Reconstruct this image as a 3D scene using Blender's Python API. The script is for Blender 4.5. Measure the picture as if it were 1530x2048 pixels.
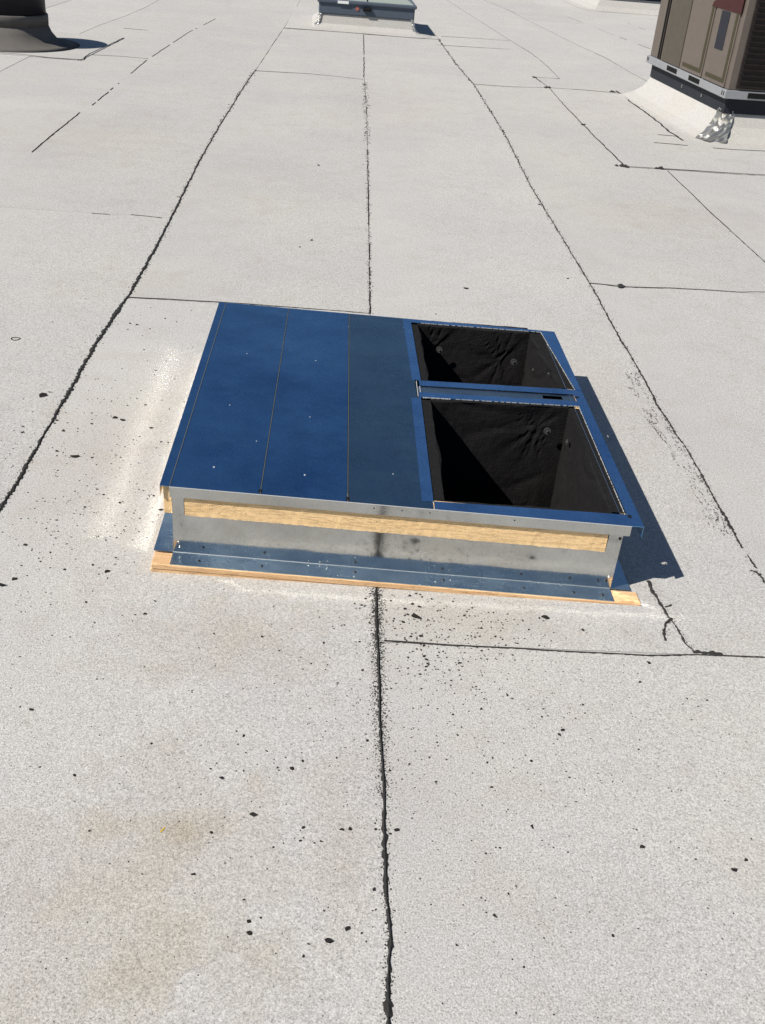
import bpy, bmesh, math, random
from mathutils import Vector, Matrix, noise
R = math.radians
scene = bpy.context.scene
COL = scene.collection
for o in list(bpy.data.objects):
    bpy.data.objects.remove(o)

# ------------------------------------------------------------------ camera
PITCH, ROLL, YAW, EYE = 31.4, 5.0, 4.07, 1.40
cam = bpy.data.cameras.new('camera')
cam.sensor_fit = 'VERTICAL'
cam.sensor_height = 36.0
cam.sensor_width = 27.0
cam.lens = 36.0 * 2010.0 / 2048.0
cam.clip_start = 0.05
cam.clip_end = 3000
camo = bpy.data.objects.new('camera', cam)
COL.objects.link(camo)
p_, r_, y_ = R(PITCH), R(ROLL), R(YAW)
fw = Vector((math.sin(y_) * math.cos(p_), math.cos(y_) * math.cos(p_), -math.sin(p_)))
rt = Vector((math.cos(y_), -math.sin(y_), 0))
up = rt.cross(fw)
rt2 = math.cos(r_) * rt + math.sin(r_) * up
up2 = -math.sin(r_) * rt + math.cos(r_) * up
m = Matrix((rt2, up2, -fw)).transposed().to_4x4()
m.translation = Vector((0, 0, EYE))
camo.matrix_world = m
scene.camera = camo

# ------------------------------------------------------------------ daylight
SUN = Vector((-0.168, -0.085, 0.195)).normalized()      # towards the sun
elev = math.asin(SUN.z)
azim = math.atan2(SUN.x, SUN.y)
world = bpy.data.worlds.new('World')
scene.world = world
world.use_nodes = True
wn = world.node_tree
sky = wn.nodes.new('ShaderNodeTexSky')
sky.sky_type = 'NISHITA'
sky.sun_disc = False
sky.sun_elevation = elev
sky.sun_rotation = azim % (2 * math.pi)
sky.air_density = 1.0
sky.dust_density = 0.3
sky.ozone_density = 3.0
bg = wn.nodes['Background']
bg.inputs[1].default_value = 0.05
wn.links.new(sky.outputs[0], bg.inputs[0])
sl = bpy.data.lights.new('sun', 'SUN')
sl.energy = 4.7
sl.angle = R(0.53)
sl.color = (1.0, 0.94, 0.86)
so = bpy.data.objects.new('sun', sl)
so.rotation_euler = (-SUN).to_track_quat('-Z', 'Y').to_euler()
so.location = SUN * 30
COL.objects.link(so)
vs = scene.view_settings
vs.view_transform = 'Standard'
vs.look = 'None'
vs.gamma = 1.0
vs.use_curve_mapping = False
vs.exposure = 0.40
scene.cycles.caustics_reflective = True
scene.cycles.blur_glossy = 0.0
scene.cycles.sample_clamp_indirect = 0.0
scene.cycles.use_guiding = True
scene.cycles.use_surface_guiding = True
scene.cycles.guiding_training_samples = 64
scene.cycles.use_denoising = True
scene.cycles.denoiser = 'OPENIMAGEDENOISE'
scene.cycles.denoising_input_passes = 'RGB_ALBEDO_NORMAL'
scene.cycles.denoising_prefilter = 'NONE'

# ------------------------------------------------------------------ measured plan (metres on the roof)
CRUMBS = [(0.234,1.836,30.0),(-0.881,2.871,27.3),(-0.697,2.501,24.6),(-0.718,1.883,20.0),(0.531,1.853,19.0),(0.045,0.990,12.5),(-0.093,1.239,13.2),(0.159,1.215,11.5),(0.749,1.149,11.4),(0.317,1.045,10.7),(-0.082,1.022,10.2),(0.074,1.013,10.3),(0.739,1.703,13.4),(-0.080,1.001,9.4),(-0.496,1.955,13.8),(-0.697,1.909,13.5),(0.198,1.813,12.6),(0.504,1.481,11.1),(0.407,1.231,9.9),(0.596,1.194,9.8),(-0.546,1.483,10.6),(-0.610,2.741,15.9),(-0.340,1.947,12.4),(0.234,1.764,11.2),(0.567,4.147,21.4),(-0.636,2.753,15.0),(-0.160,1.320,9.1),(-0.031,1.351,9.3),(-0.181,1.109,8.2),(0.063,1.211,8.7),(0.078,1.213,8.7),(0.778,1.171,8.0),(-0.005,1.212,7.8),(0.118,1.088,7.4),(-0.416,2.241,11.4),(-0.711,2.051,10.6),(0.237,1.873,9.9),(0.223,1.882,9.9),(0.243,1.684,9.2),(-0.610,2.237,10.6),(0.406,1.580,8.4),(0.496,1.469,8.1),(0.149,1.207,7.1),(0.344,1.087,6.7),(-0.115,6.211,23.9),(-0.128,1.432,7.7),(-0.012,1.370,7.5),(-0.162,1.196,6.9),(-0.007,1.184,6.9),(0.029,1.185,6.9),(0.006,0.963,6.1),(0.218,1.914,9.3),(0.203,1.862,9.1),(0.208,1.843,9.0),(0.241,1.731,8.7),(0.316,1.678,8.5),(-0.800,2.716,11.3),(-0.875,2.625,11.0),(-0.518,2.699,11.4),(-0.753,2.527,10.7),(-0.576,2.303,10.1),(-0.517,1.834,8.6),(-0.381,1.800,8.5),(-0.109,4.691,17.2),(0.702,1.637,7.6),(0.346,1.535,7.2),(0.562,1.559,7.3),(0.341,1.385,6.8),(0.428,1.394,6.8),(0.191,1.374,6.7),(0.238,1.332,6.6),(0.342,1.323,6.6),(0.314,1.170,6.1),(0.503,1.013,5.7),(0.247,0.990,5.6),(0.349,0.954,5.5),(0.612,1.811,8.1),(0.403,1.775,7.9),(0.245,1.670,7.6),(0.238,1.695,7.7),(-0.867,2.902,11.0),(-0.881,2.662,10.3),(-0.765,2.651,10.3),(-0.534,1.980,8.3),(-0.366,1.849,8.0),(-0.299,1.404,6.6),(-0.423,1.317,6.3),(-0.081,1.394,6.6),(0.111,1.431,6.8),(-0.368,1.192,6.0),(0.014,0.984,5.4),(0.136,1.405,6.7),(-0.730,3.518,12.2),(1.125,5.649,18.6),(0.243,1.922,7.7),(0.233,1.924,7.7),(0.256,1.825,7.5),(0.226,1.635,6.9),(0.516,1.848,7.6),(0.103,1.867,7.6),(0.476,1.542,6.7),(-0.696,2.705,9.6),(-0.525,2.266,8.4),(-0.696,1.965,7.6),(-0.594,1.956,7.6),(0.425,1.744,6.7),(0.224,1.589,6.3),(0.162,1.587,6.3),(0.835,1.587,6.4),(0.153,1.356,5.7),(0.497,1.294,5.6),(0.340,1.183,5.3),(0.270,1.710,6.6),(-0.707,3.510,11.0),(-0.181,1.344,5.5),(0.069,1.410,5.7),(-0.054,1.168,5.1),(-0.094,1.062,4.8),(0.035,1.045,4.8),(0.097,1.006,4.7),(-0.116,1.737,6.5),(-0.220,1.741,6.5),(0.123,1.214,5.3),(0.175,1.814,6.7),(0.269,1.821,6.7),(0.364,1.694,6.4),(0.286,1.515,6.0),(0.019,1.724,6.4),(0.110,1.864,6.8),(0.122,1.914,6.9),(0.121,1.801,6.6),(-0.562,2.853,9.1),(-0.649,2.500,8.2),(-0.475,2.615,8.5),(-0.446,2.309,7.8),(-0.646,2.023,7.0),(-1.004,3.485,9.6),(1.049,4.368,12.0),(-0.801,2.697,7.8),(-0.572,2.574,7.6),(-0.462,2.195,6.7),(-0.647,2.088,6.5),(-0.517,1.969,6.2),(0.233,1.716,5.7),(0.203,1.689,5.7),(0.174,1.603,5.5),(0.108,1.448,5.1),(0.113,1.893,6.1),(0.469,1.518,5.3),(0.356,1.565,5.2),(0.291,1.619,5.3),(0.256,1.531,5.1),(0.290,1.457,5.0),(0.248,1.435,4.9),(0.792,1.590,5.3),(0.808,1.568,5.3),(0.353,1.398,4.9),(0.337,1.402,4.9),(0.230,1.394,4.8),(0.492,1.369,4.8),(0.495,1.354,4.8),(0.320,1.279,4.6),(0.596,1.232,4.5),(0.686,1.170,4.4),(0.357,1.104,4.2),(0.296,1.079,4.2),(0.676,1.069,4.2),(0.637,0.948,3.9),(0.383,0.877,3.8),(0.326,0.878,3.7),(0.439,1.694,5.5),(0.238,1.649,5.4),(0.180,1.763,5.6),(0.288,1.694,5.5),(0.290,1.652,5.4),(0.334,1.683,5.5),(0.306,1.678,5.5),(-0.143,1.444,4.8),(-0.120,1.342,4.6),(-0.058,1.352,4.6),(0.052,1.383,4.7),(-0.142,1.230,4.4),(0.016,1.180,4.3),(-0.064,1.029,4.0),(-0.037,0.967,3.8),(-0.610,1.640,5.2),(-0.244,1.549,5.0),(-0.076,1.691,5.3),(-0.247,1.691,5.3),(0.084,1.528,5.0),(0.120,1.049,4.0),(-0.710,2.776,7.1),(-0.575,3.115,7.8),(-0.599,2.329,6.2),(-0.654,2.314,6.2),(-0.453,2.132,5.9),(-0.611,2.095,5.8),(-0.487,2.014,5.6),(-0.429,1.792,5.2),(-0.455,2.613,6.8),(-0.502,2.100,5.8),(-0.569,3.562,8.7),(-0.160,4.575,10.7),(0.214,1.710,5.0),(0.268,1.699,5.0),(0.279,1.642,4.9),(0.278,1.610,4.8),(0.523,1.839,5.3),(0.249,1.453,4.5),(0.319,1.899,5.4),(0.058,1.786,5.1),(0.113,1.504,4.6),(0.099,1.855,5.3),(-0.751,3.021,6.6),(-0.765,2.704,6.1),(-0.701,2.735,6.2),(-0.593,2.954,6.5),(-0.734,2.521,5.8),(-0.710,2.495,5.7),(-0.512,1.943,4.8),(-0.483,1.987,4.9),(-0.401,1.796,4.6),(-0.716,2.386,5.5),(-0.477,2.334,5.5),(-0.458,2.291,5.4),(-0.527,2.090,5.1),(-0.728,2.671,6.0),(-0.615,2.840,6.3),(-0.642,3.284,7.1),(-0.668,3.409,7.3),(-0.655,3.479,7.5),(-0.829,2.538,5.8),(-0.845,2.427,5.6),(-0.595,2.893,6.4),(0.289,1.603,4.2),(0.286,1.485,4.0),(0.202,1.472,4.0),(0.324,1.451,4.0),(0.490,1.455,4.0),(0.539,1.517,4.1),(0.778,1.572,4.2),(0.783,1.526,4.2),(0.879,1.467,4.1),(0.405,1.398,3.9),(0.215,1.388,3.9),(0.263,1.390,3.9),(0.310,1.357,3.8),(0.356,1.363,3.8),(0.437,1.334,3.8),(0.230,1.174,3.5),(0.223,1.193,3.5),(0.294,1.152,3.5),(0.590,1.234,3.6),(0.493,1.125,3.4),(0.302,1.074,3.3),(0.718,1.061,3.4),(0.684,1.012,3.3),(0.307,0.996,3.2),(0.333,0.967,3.2),(0.217,0.891,3.0),(0.803,1.295,3.8),(0.542,1.797,4.6),(0.499,1.748,4.5),(0.471,1.771,4.5),(0.201,1.653,4.3),(0.215,1.772,4.5),(0.180,1.732,4.4),(0.202,1.747,4.5),(0.271,1.748,4.5),(-0.617,3.588,7.5)]
SPECKS = [(-0.730,3.460,7.2),(0.415,3.816,8.0),(2.118,5.356,10.8),(-0.137,1.409,3.8),(-0.065,1.373,3.7),(0.077,1.395,3.8),(-0.144,1.212,3.5),(-0.018,1.189,3.4),(-0.132,1.133,3.3),(-0.124,1.144,3.4),(-0.321,1.125,3.3),(-0.264,1.107,3.3),(0.043,1.052,3.2),(-0.387,0.944,3.0),(-0.376,0.933,3.0),(-0.222,0.931,3.0),(-0.149,0.871,2.9),(0.039,0.867,2.9),(0.094,1.309,3.7),(0.092,1.238,3.5),(-0.601,1.543,4.0),(-0.562,1.713,4.3),(-0.050,1.597,4.1),(-0.079,1.586,4.1),(-0.029,1.673,4.3),(0.025,1.437,3.9),(0.280,1.819,4.5),(0.351,1.691,4.3),(0.342,1.763,4.4),(0.363,1.897,4.6),(0.071,1.557,4.0),(0.008,1.469,3.9),(0.456,1.840,4.5),(0.359,1.649,4.2),(-0.881,2.760,5.3),(-0.596,2.585,5.1),(-0.546,2.617,5.1),(-0.595,2.301,4.6),(-0.393,1.808,3.9),(-0.462,2.094,4.3),(-0.742,2.870,5.5),(-0.688,2.960,5.6),(-0.878,2.466,4.9),(-0.630,2.204,4.5),(-0.534,3.688,6.4),(-0.943,3.740,6.4),(0.146,6.318,10.1),(0.212,1.664,3.5),(0.161,1.609,3.4),(0.094,1.537,3.3),(0.052,1.817,3.7),(0.413,1.630,3.5),(0.459,1.561,3.4),(0.366,1.539,3.1),(0.660,1.529,3.1),(0.386,1.346,2.9),(0.383,1.365,2.9),(0.469,1.342,2.9),(0.520,1.310,2.8),(0.574,1.312,2.8),(0.294,1.290,2.8),(0.290,1.127,2.6),(0.652,1.148,2.6),(0.474,1.057,2.5),(0.790,1.306,2.8),(0.429,1.194,2.7),(0.392,1.175,2.6),(0.085,1.433,2.9),(-0.189,0.957,2.3),(-0.174,1.542,3.0),(-0.235,1.448,2.9),(-0.242,1.367,2.8),(-0.225,1.359,2.8),(-0.572,3.080,4.8),(-0.585,2.123,3.6),(-0.580,1.830,3.3),(-0.705,2.652,4.3),(-0.641,2.651,4.3),(-0.700,2.850,4.5),(-0.688,3.021,4.8),(-0.663,2.781,4.5),(-0.494,3.316,5.1),(-0.469,3.101,4.9),(-0.502,3.080,4.8),(-0.614,3.190,5.0),(-0.875,2.555,4.2),(-0.719,2.173,3.7),(-0.694,2.254,3.8),(-0.616,2.314,3.9),(-0.599,2.696,4.4),(-0.548,2.592,4.2),(-0.602,1.863,3.3),(-0.603,1.889,3.4),(-0.622,1.880,3.3),(-0.711,3.605,5.0),(-0.775,3.505,4.9),(-0.923,4.105,5.5),(1.613,4.134,5.8),(-0.261,1.375,2.3),(-0.682,2.309,3.1),(-0.563,2.588,3.4)]
SEAMS = {
 'far_left': (0.010,[(-1.761,6.040),(-1.767,6.621),(-1.766,7.294),(-1.746,7.510),(-1.749,8.555),(-1.753,9.873),(-1.721,10.758),(-1.682,11.943),(-1.556,13.459)]),
 'left': (0.010,[(-0.820,1.749),(-0.814,2.199),(-0.812,2.469),(-0.809,2.857),(-0.813,3.302),(-0.793,3.788),(-0.789,4.400),(-0.799,5.055),(-0.816,6.148),(-0.816,7.199),(-0.794,9.276),(-0.778,9.712)]),
 'left_far': (0.006,[(-0.778,9.712),(-0.748,11.672),(-0.716,13.356),(-0.698,15.195)]),
 'mid_far': (0.012,[(0.212,12.965),(0.204,11.634),(0.186,9.755)]),
 'mid_faint': (0.010,[(0.188,9.475),(0.190,8.161),(0.181,6.901)]),
 'mid_up': (0.008,[(0.179,6.749),(0.166,5.301),(0.159,4.458),(0.151,3.772)]),
 'mid_low': (0.007,[(0.139,1.949),(0.138,1.854),(0.138,1.710),(0.137,1.521),(0.139,1.410),(0.140,1.284),(0.139,1.172),(0.137,1.070),(0.141,1.023),(0.142,0.992),(0.138,0.957),(0.136,0.895),(0.134,0.858),(0.129,0.783)]),
 'right': (0.009,[(1.102,13.812),(1.116,12.603),(1.143,10.968),(1.190,9.809),(1.185,7.580),(1.143,6.106),(1.141,5.074),(1.142,4.320),(1.129,3.764),(1.127,3.346),(1.118,3.034),(1.129,2.717),(1.122,2.445),(1.117,2.211),(1.124,2.040),(1.126,1.811)]),
 'r2_far': (0.009,[(1.661,18.817),(1.834,16.364),(2.033,13.596),(2.128,12.464),(2.145,11.460),(2.121,10.577),(2.202,10.553)]),
 'r3_far': (0.009,[(2.357,19.442),(2.588,17.711),(2.662,16.432),(2.803,14.783),(2.902,13.548),(3.017,12.548),(3.041,11.495),(3.083,10.756)]),
 'r4_far': (0.005,[(3.471,17.475),(3.649,15.703),(3.771,14.747),(3.880,13.892)]),
 'r5_far': (0.005,[(4.342,17.609),(4.442,16.370)]),
 'patch_side': (0.013,[(1.868,10.548),(1.905,9.943),(1.881,8.915),(1.877,8.208),(1.878,7.613),(1.878,7.153),(1.879,6.781)]),
 'patch_front': (0.010,[(1.879,6.781),(2.126,6.799),(2.392,6.809),(2.631,6.810),(2.843,6.831),(3.090,6.847)]),
 'r2_near': (0.007,[(2.161,6.768),(2.148,6.205),(2.135,5.760),(2.131,5.406),(2.126,4.831),(2.113,4.226)]),
 'cross_far': (0.005,[(1.190,9.809),(1.524,9.824),(1.905,9.943),(2.201,9.966),(2.528,9.946),(2.783,9.922)]),
 'tick_far': (0.004,[(1.868,10.548),(2.121,10.577)]),
 'ac_side': (0.022,[(2.572,10.077),(2.563,9.463),(2.570,8.987),(2.572,8.614),(2.556,8.144),(2.575,7.836)]),
 'ac_tick': (0.010,[(2.419,8.001),(2.553,7.993)]),
 'ac_tick2': (0.010,[(2.306,7.673),(2.444,7.668),(2.552,7.653)]),
 'ac_front': (0.010,[(2.733,7.628),(2.904,7.634),(3.141,7.661),(3.373,7.669)]),
 'lm_far': (0.006,[(-0.773,9.655),(-0.298,9.719),(-0.029,9.678),(0.180,9.610)]),
 'sky_front': (0.005,[(-0.708,12.994),(-0.300,13.021),(0.171,13.037),(0.643,13.003),(1.122,13.069)]),
 'sky_front2': (0.004,[(1.168,13.442),(1.587,13.512),(2.025,13.542)]),
 'sky_front3': (0.004,[(1.026,12.548),(1.493,12.609),(1.909,12.680)]),
 'lm_near': (0.007,[(-0.793,3.788),(-0.649,3.791),(-0.437,3.796),(-0.202,3.788),(-0.026,3.780),(0.151,3.772)]),
 're_near': (0.009,[(1.143,4.327),(1.210,4.319),(1.274,4.305),(1.414,4.318),(1.508,4.330),(1.694,4.338),(1.833,4.337),(1.957,4.361),(2.172,4.374)]),
 'mr_low': (0.004,[(0.152,1.742),(0.221,1.740),(0.299,1.736),(0.388,1.735),(0.478,1.734),(0.613,1.731),(0.737,1.729),(0.860,1.738),(0.935,1.739),(1.016,1.739),(1.143,1.737)]),
 'crack': (0.008,[(0.821,2.021),(0.820,1.985),(0.825,1.944),(0.829,1.901),(0.833,1.872),(0.842,1.838),(0.844,1.807),(0.845,1.778),(0.858,1.745)]),
 'crack_b': (0.007,[(0.835,1.872),(0.815,1.846),(0.806,1.823),(0.797,1.784)]),
 'crack_c': (0.006,[(0.832,1.913),(0.850,1.924)]),
 'crack_d': (0.008,[(1.102,2.089),(1.113,2.083),(1.121,2.068),(1.125,2.038)]),
 'blot': (0.012,[(0.851,1.746),(0.879,1.745),(0.918,1.740)]),
 'left_tick': (0.006,[(-0.989,4.916),(-0.896,4.904),(-0.835,4.893)]),
 'left_tick2': (0.003,[(-1.193,4.892),(-1.084,4.893)]),
 'vent_front': (0.010,[(-3.204,9.500),(-2.964,9.542),(-2.751,9.537),(-2.523,9.478),(-2.254,9.503)]),
 'vent_side': (0.016,[(-2.291,9.483),(-2.260,9.531),(-2.277,9.903),(-2.241,10.372),(-2.206,11.082)]),
 'vent_b': (0.007,[(-2.253,9.851),(-2.009,9.891),(-1.753,9.873)]),
 'vent_c': (0.004,[(-2.612,11.860),(-2.286,11.854),(-1.968,11.841),(-1.665,11.863)]),
}
SPECIAL_LABELS = {(-0.881, 2.871): 'black triangular chip of bitumen just left of the left hand roof seam', (-0.718, 1.883): 'dark chip of bitumen at the extreme left edge of the frame', (-0.697, 2.501): 'long thin black splinter of bitumen left of the blue topped adapter', (0.234, 1.836): 'largest flat black chip of bitumen in front of the base board', (0.045, 0.99): 'twin lobed black crumb near the bottom, left of the middle seam', (-0.496, 1.955): 'oval black crumb a hand left of the base board corner'}

# ------------------------------------------------------------------ helpers
def link(o, parent=None):
    COL.objects.link(o)
    if parent:
        o.parent = parent
    return o

def tag(o, label=None, cat=None, group=None, kind=None):
    if label: o['label'] = label
    if cat: o['category'] = cat
    if group: o['group'] = group
    if kind: o['kind'] = kind
    return o

def empty(name, loc):
    e = bpy.data.objects.new(name, None)
    e.empty_display_size = 0.1
    e.location = loc
    return link(e)

class MB:
    """collects shapes; a mapping takes local (u, v, w) to the place"""
    def __init__(self, f=None):
        self.v, self.f = [], []
        self.map = f or (lambda u, v, w: (u, v, w))
    def add(self, pts, faces):
        b = len(self.v)
        self.v += [tuple(self.map(*p)) for p in pts]
        self.f += [tuple(b + i for i in fc) for fc in faces]
    def box(self, u0, u1, v0, v1, w0, w1):
        self.hexa([(u0, v0), (u1, v0), (u1, v1), (u0, v1)], w0, w1)
    def hexa(self, quad, w0, w1):
        """quad counter-clockwise seen from above"""
        n = len(quad)
        pts = [(u, v, w0) for u, v in quad] + [(u, v, w1) for u, v in quad]
        fs = [tuple(range(n - 1, -1, -1)), tuple(range(n, 2 * n))]
        fs += [(i, (i + 1) % n, n + (i + 1) % n, n + i) for i in range(n)]
        self.add(pts, fs)
    def poly_uw(self, poly, v0, v1):
        """polygon in (u, w) pushed from v0 to v1; counter-clockwise seen from -v"""
        n = len(poly)
        pts = [(u, v0, w) for u, w in poly] + [(u, v1, w) for u, w in poly]
        fs = [tuple(range(n)), tuple(range(2 * n - 1, n - 1, -1))]
        fs += [(i, n + i, n + (i + 1) % n, (i + 1) % n) for i in range(n)]
        self.add(pts, fs)
    def lathe(self, prof, n=32, c=(0, 0, 0)):
        k = len(prof)
        pts = []
        for r, z in prof:
            for i in range(n):
                a = 2 * math.pi * i / n
                pts.append((c[0] + r * math.cos(a), c[1] + r * math.sin(a), c[2] + z))
        fs = []
        for j in range(k - 1):
            for i in range(n):
                fs.append((j * n + i, j * n + (i + 1) % n, (j + 1) * n + (i + 1) % n, (j + 1) * n + i))
        fs.append(tuple((k - 1) * n + i for i in range(n)))
        fs.append(tuple(n - 1 - i for i in range(n)))
        self.add(pts, fs)
    def build(self, name, mat, parent=None, smooth=False, bevel=0.0):
        me = bpy.data.meshes.new(name)
        me.from_pydata(self.v, [], self.f)
        if bevel:
            bm = bmesh.new(); bm.from_mesh(me)
            bmesh.ops.bevel(bm, geom=bm.edges[:], offset=bevel, segments=1, affect='EDGES', clamp_overlap=True)
            bm.to_mesh(me); bm.free()
        me.materials.append(mat)
        if smooth:
            for p in me.polygons: p.use_smooth = True
        o = bpy.data.objects.new(name, me)
        link(o)
        if parent:
            o.parent = parent
            o.matrix_parent_inverse = Matrix.Translation(-Vector(parent.location)) if parent.type == 'EMPTY' else Matrix()
        return o

# ------------------------------------------------------------------ materials
def new_mat(name):
    mt = bpy.data.materials.new(name)
    mt.use_nodes = True
    nt = mt.node_tree
    return mt, nt, nt.nodes['Principled BSDF']

def N(nt, typ, **kw):
    n = nt.nodes.new(typ)
    for k, v in kw.items():
        if k in ('operation', 'blend_type', 'data_type', 'noise_dimensions', 'feature', 'wave_type', 'bands_direction', 'distance', 'invert'):
            setattr(n, k, v)
        else:
            n.inputs[k].default_value = v
    return n

def noise_n(nt, vec, scale, detail=2.0, rough=0.55, dist=0.0):
    n = N(nt, 'ShaderNodeTexNoise', Scale=scale, Detail=detail, Roughness=rough, Distortion=dist)
    nt.links.new(vec, n.inputs['Vector'])
    return n.outputs['Fac']

def ramp(nt, fac, stops):
    n = nt.nodes.new('ShaderNodeValToRGB')
    el = n.color_ramp.elements
    while len(el) > len(stops): el.remove(el[-1])
    while len(el) < len(stops): el.new(0.5)
    for e, (pos, c) in zip(el, stops):
        e.position = pos
        e.color = (c, c, c, 1) if isinstance(c, (int, float)) else (*c, 1)
    nt.links.new(fac, n.inputs['Fac'])
    return n.outputs['Color']

def mix(nt, a, b, fac=0.5, mode='MIX'):
    n = nt.nodes.new('ShaderNodeMix')
    n.data_type = 'RGBA'
    n.blend_type = mode
    for k, val in ((0, fac), (6, a), (7, b)):
        if isinstance(val, bpy.types.NodeSocket): nt.links.new(val, n.inputs[k])
        elif k == 0: n.inputs[0].default_value = val
        else: n.inputs[k].default_value = (*val, 1)
    return n.outputs[2]

def bump(nt, bsdf, h, strength=0.3, dist=0.002):
    b = N(nt, 'ShaderNodeBump', Strength=strength, Distance=dist)
    nt.links.new(h, b.inputs['Height'])
    nt.links.new(b.outputs[0], bsdf.inputs['Normal'])

def objco(nt):
    return nt.nodes.new('ShaderNodeTexCoord').outputs['Object']

def math_n(nt, op, a, b=None):
    n = nt.nodes.new('ShaderNodeMath'); n.operation = op
    for i, v in enumerate((a, b)):
        if v is None: continue
        if isinstance(v, bpy.types.NodeSocket): nt.links.new(v, n.inputs[i])
        else: n.inputs[i].default_value = v
    return n.outputs[0]

STAINS = [(-0.25, 1.10, .24, .28, .42), (-0.22, 1.205, .13, .06, .75), (-0.34, 1.20, .08, .05, .6), (-0.22, 0.96, .10, .13, .65), (-0.30, 1.08, .10, .08, .5), (-0.42, 0.85, .2, .2, .3),
          (-0.18, 1.72, .26, .14, .35), (0.33, 1.83, .22, .10, .30), (0.06, 1.2, .08, .26, .25), (-0.62, 2.5, .22, .5, .22),
          (0.30, 1.10, .16, .10, .16), (0.85, 1.15, .14, .10, .22), (0.2, 1.35, .25, .14, .14), (-0.75, 3.95, .35, .2, .14),
          (0.95, 3.1, .2, .7, .15), (1.9, 5.6, .7, .5, .2), (-1.5, 6.6, .7, .9, .2), (0.4, 8.5, .6, 1.6, .15), (-0.5, 5.7, .5, .8, .12)]

def granule_mat(name, base=(0.482, 0.475, 0.45), stains=True, grain=1.0):
    """mineral surfaced cap sheet: pale granules with dark ones between them, dirt and tea coloured water stains"""
    mt, nt, bs = new_mat(name)
    co = objco(nt)
    g1 = noise_n(nt, co, 300, 3.0, 0.8)
    g2 = noise_n(nt, co, 140, 2.0, 0.6)
    big = noise_n(nt, co, 1.1, 4.0, 0.6)
    mid = noise_n(nt, co, 7.0, 4.0, 0.65)
    c = mix(nt, tuple(x * 1.0 for x in base), (0.445, 0.438, 0.43), ramp(nt, big, [(.35, 0), (.65, 1)]))
    c = mix(nt, c, (0.40, 0.375, 0.335), math_n(nt, 'MULTIPLY', ramp(nt, mid, [(.50, 0), (.78, 1)]), 0.55))
    c = mix(nt, c, ramp(nt, g1, [(.28, .32), (.41, .78), (.53, 1.02), (.70, 1.38)]), grain, 'MULTIPLY')
    c = mix(nt, c, ramp(nt, g2, [(.30, .86), (.5, 1.0), (.75, 1.07)]), 1.0, 'MULTIPLY')
    # scattered bare dark granules
    vo = N(nt, 'ShaderNodeTexVoronoi', Scale=120.0)
    nt.links.new(co, vo.inputs['Vector'])
    pick = noise_n(nt, co, 60, 1.0)
    d = math_n(nt, 'MULTIPLY', ramp(nt, vo.outputs['Distance'], [(.10, 1), (.20, 0)]), ramp(nt, pick, [(.53, 0), (.60, 1)]))
    c = mix(nt, c, (0.10, 0.095, 0.09), math_n(nt, 'MULTIPLY', d, 0.75))
    if stains:
        wob = noise_n(nt, co, 9.0, 4.0, 0.6)
        acc = None
        for (x, y, rx, ry, s) in STAINS:
            mp = nt.nodes.new('ShaderNodeMapping')
            mp.vector_type = 'TEXTURE'
            mp.inputs['Location'].default_value = (x, y, 0)
            mp.inputs['Scale'].default_value = (rx, ry, 1)
            nt.links.new(co, mp.inputs[0])
            ln = nt.nodes.new('ShaderNodeVectorMath'); ln.operation = 'LENGTH'
            nt.links.new(mp.outputs[0], ln.inputs[0])
            t = math_n(nt, 'ADD', ln.outputs['Value'], math_n(nt, 'MULTIPLY', math_n(nt, 'SUBTRACT', wob, 0.5), 2.6))
            t = math_n(nt, 'MULTIPLY', ramp(nt, t, [(.0, 1), (.92, .35), (1.02, 0)]), s)
            acc = t if acc is None else math_n(nt, 'MAXIMUM', acc, t)
        c = mix(nt, c, mix(nt, c, (0.80, 0.72, 0.60), 1.0, 'MULTIPLY'), acc)
    oi = nt.nodes.new('ShaderNodeObjectInfo')
    c = mix(nt, c, ramp(nt, oi.outputs['Random'], [(0, .95), (1, 1.03)]), 1.0, 'MULTIPLY')
    nt.links.new(c, bs.inputs['Base Color'])
    bs.inputs['Roughness'].default_value = 0.95
    bs.inputs['Specular IOR Level'].default_value = 0.25
    h = math_n(nt, 'ADD', math_n(nt, 'MULTIPLY', g1, 1.0), math_n(nt, 'MULTIPLY', mid, 1.2))
    bump(nt, bs, h, 0.45, 0.004)
    return mt

def plain(name, col, rough=0.6, metal=0.0, spec=0.5, var=0.15, vscale=14.0, bmp=0.0, bscale=120.0):
    mt, nt, bs = new_mat(name)
    co = objco(nt)
    n = noise_n(nt, co, vscale, 4.0, 0.6)
    c = mix(nt, tuple(x * (1 - var) for x in col), tuple(min(1, x * (1 + var)) for x in col), n)
    nt.links.new(c, bs.inputs['Base Color'])
    bs.inputs['Roughness'].default_value = rough
    bs.inputs['Metallic'].default_value = metal
    bs.inputs['Specular IOR Level'].default_value = spec
    if bmp:
        bump(nt, bs, noise_n(nt, co, bscale, 3.0, 0.6), bmp, 0.003)
    return mt

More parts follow.
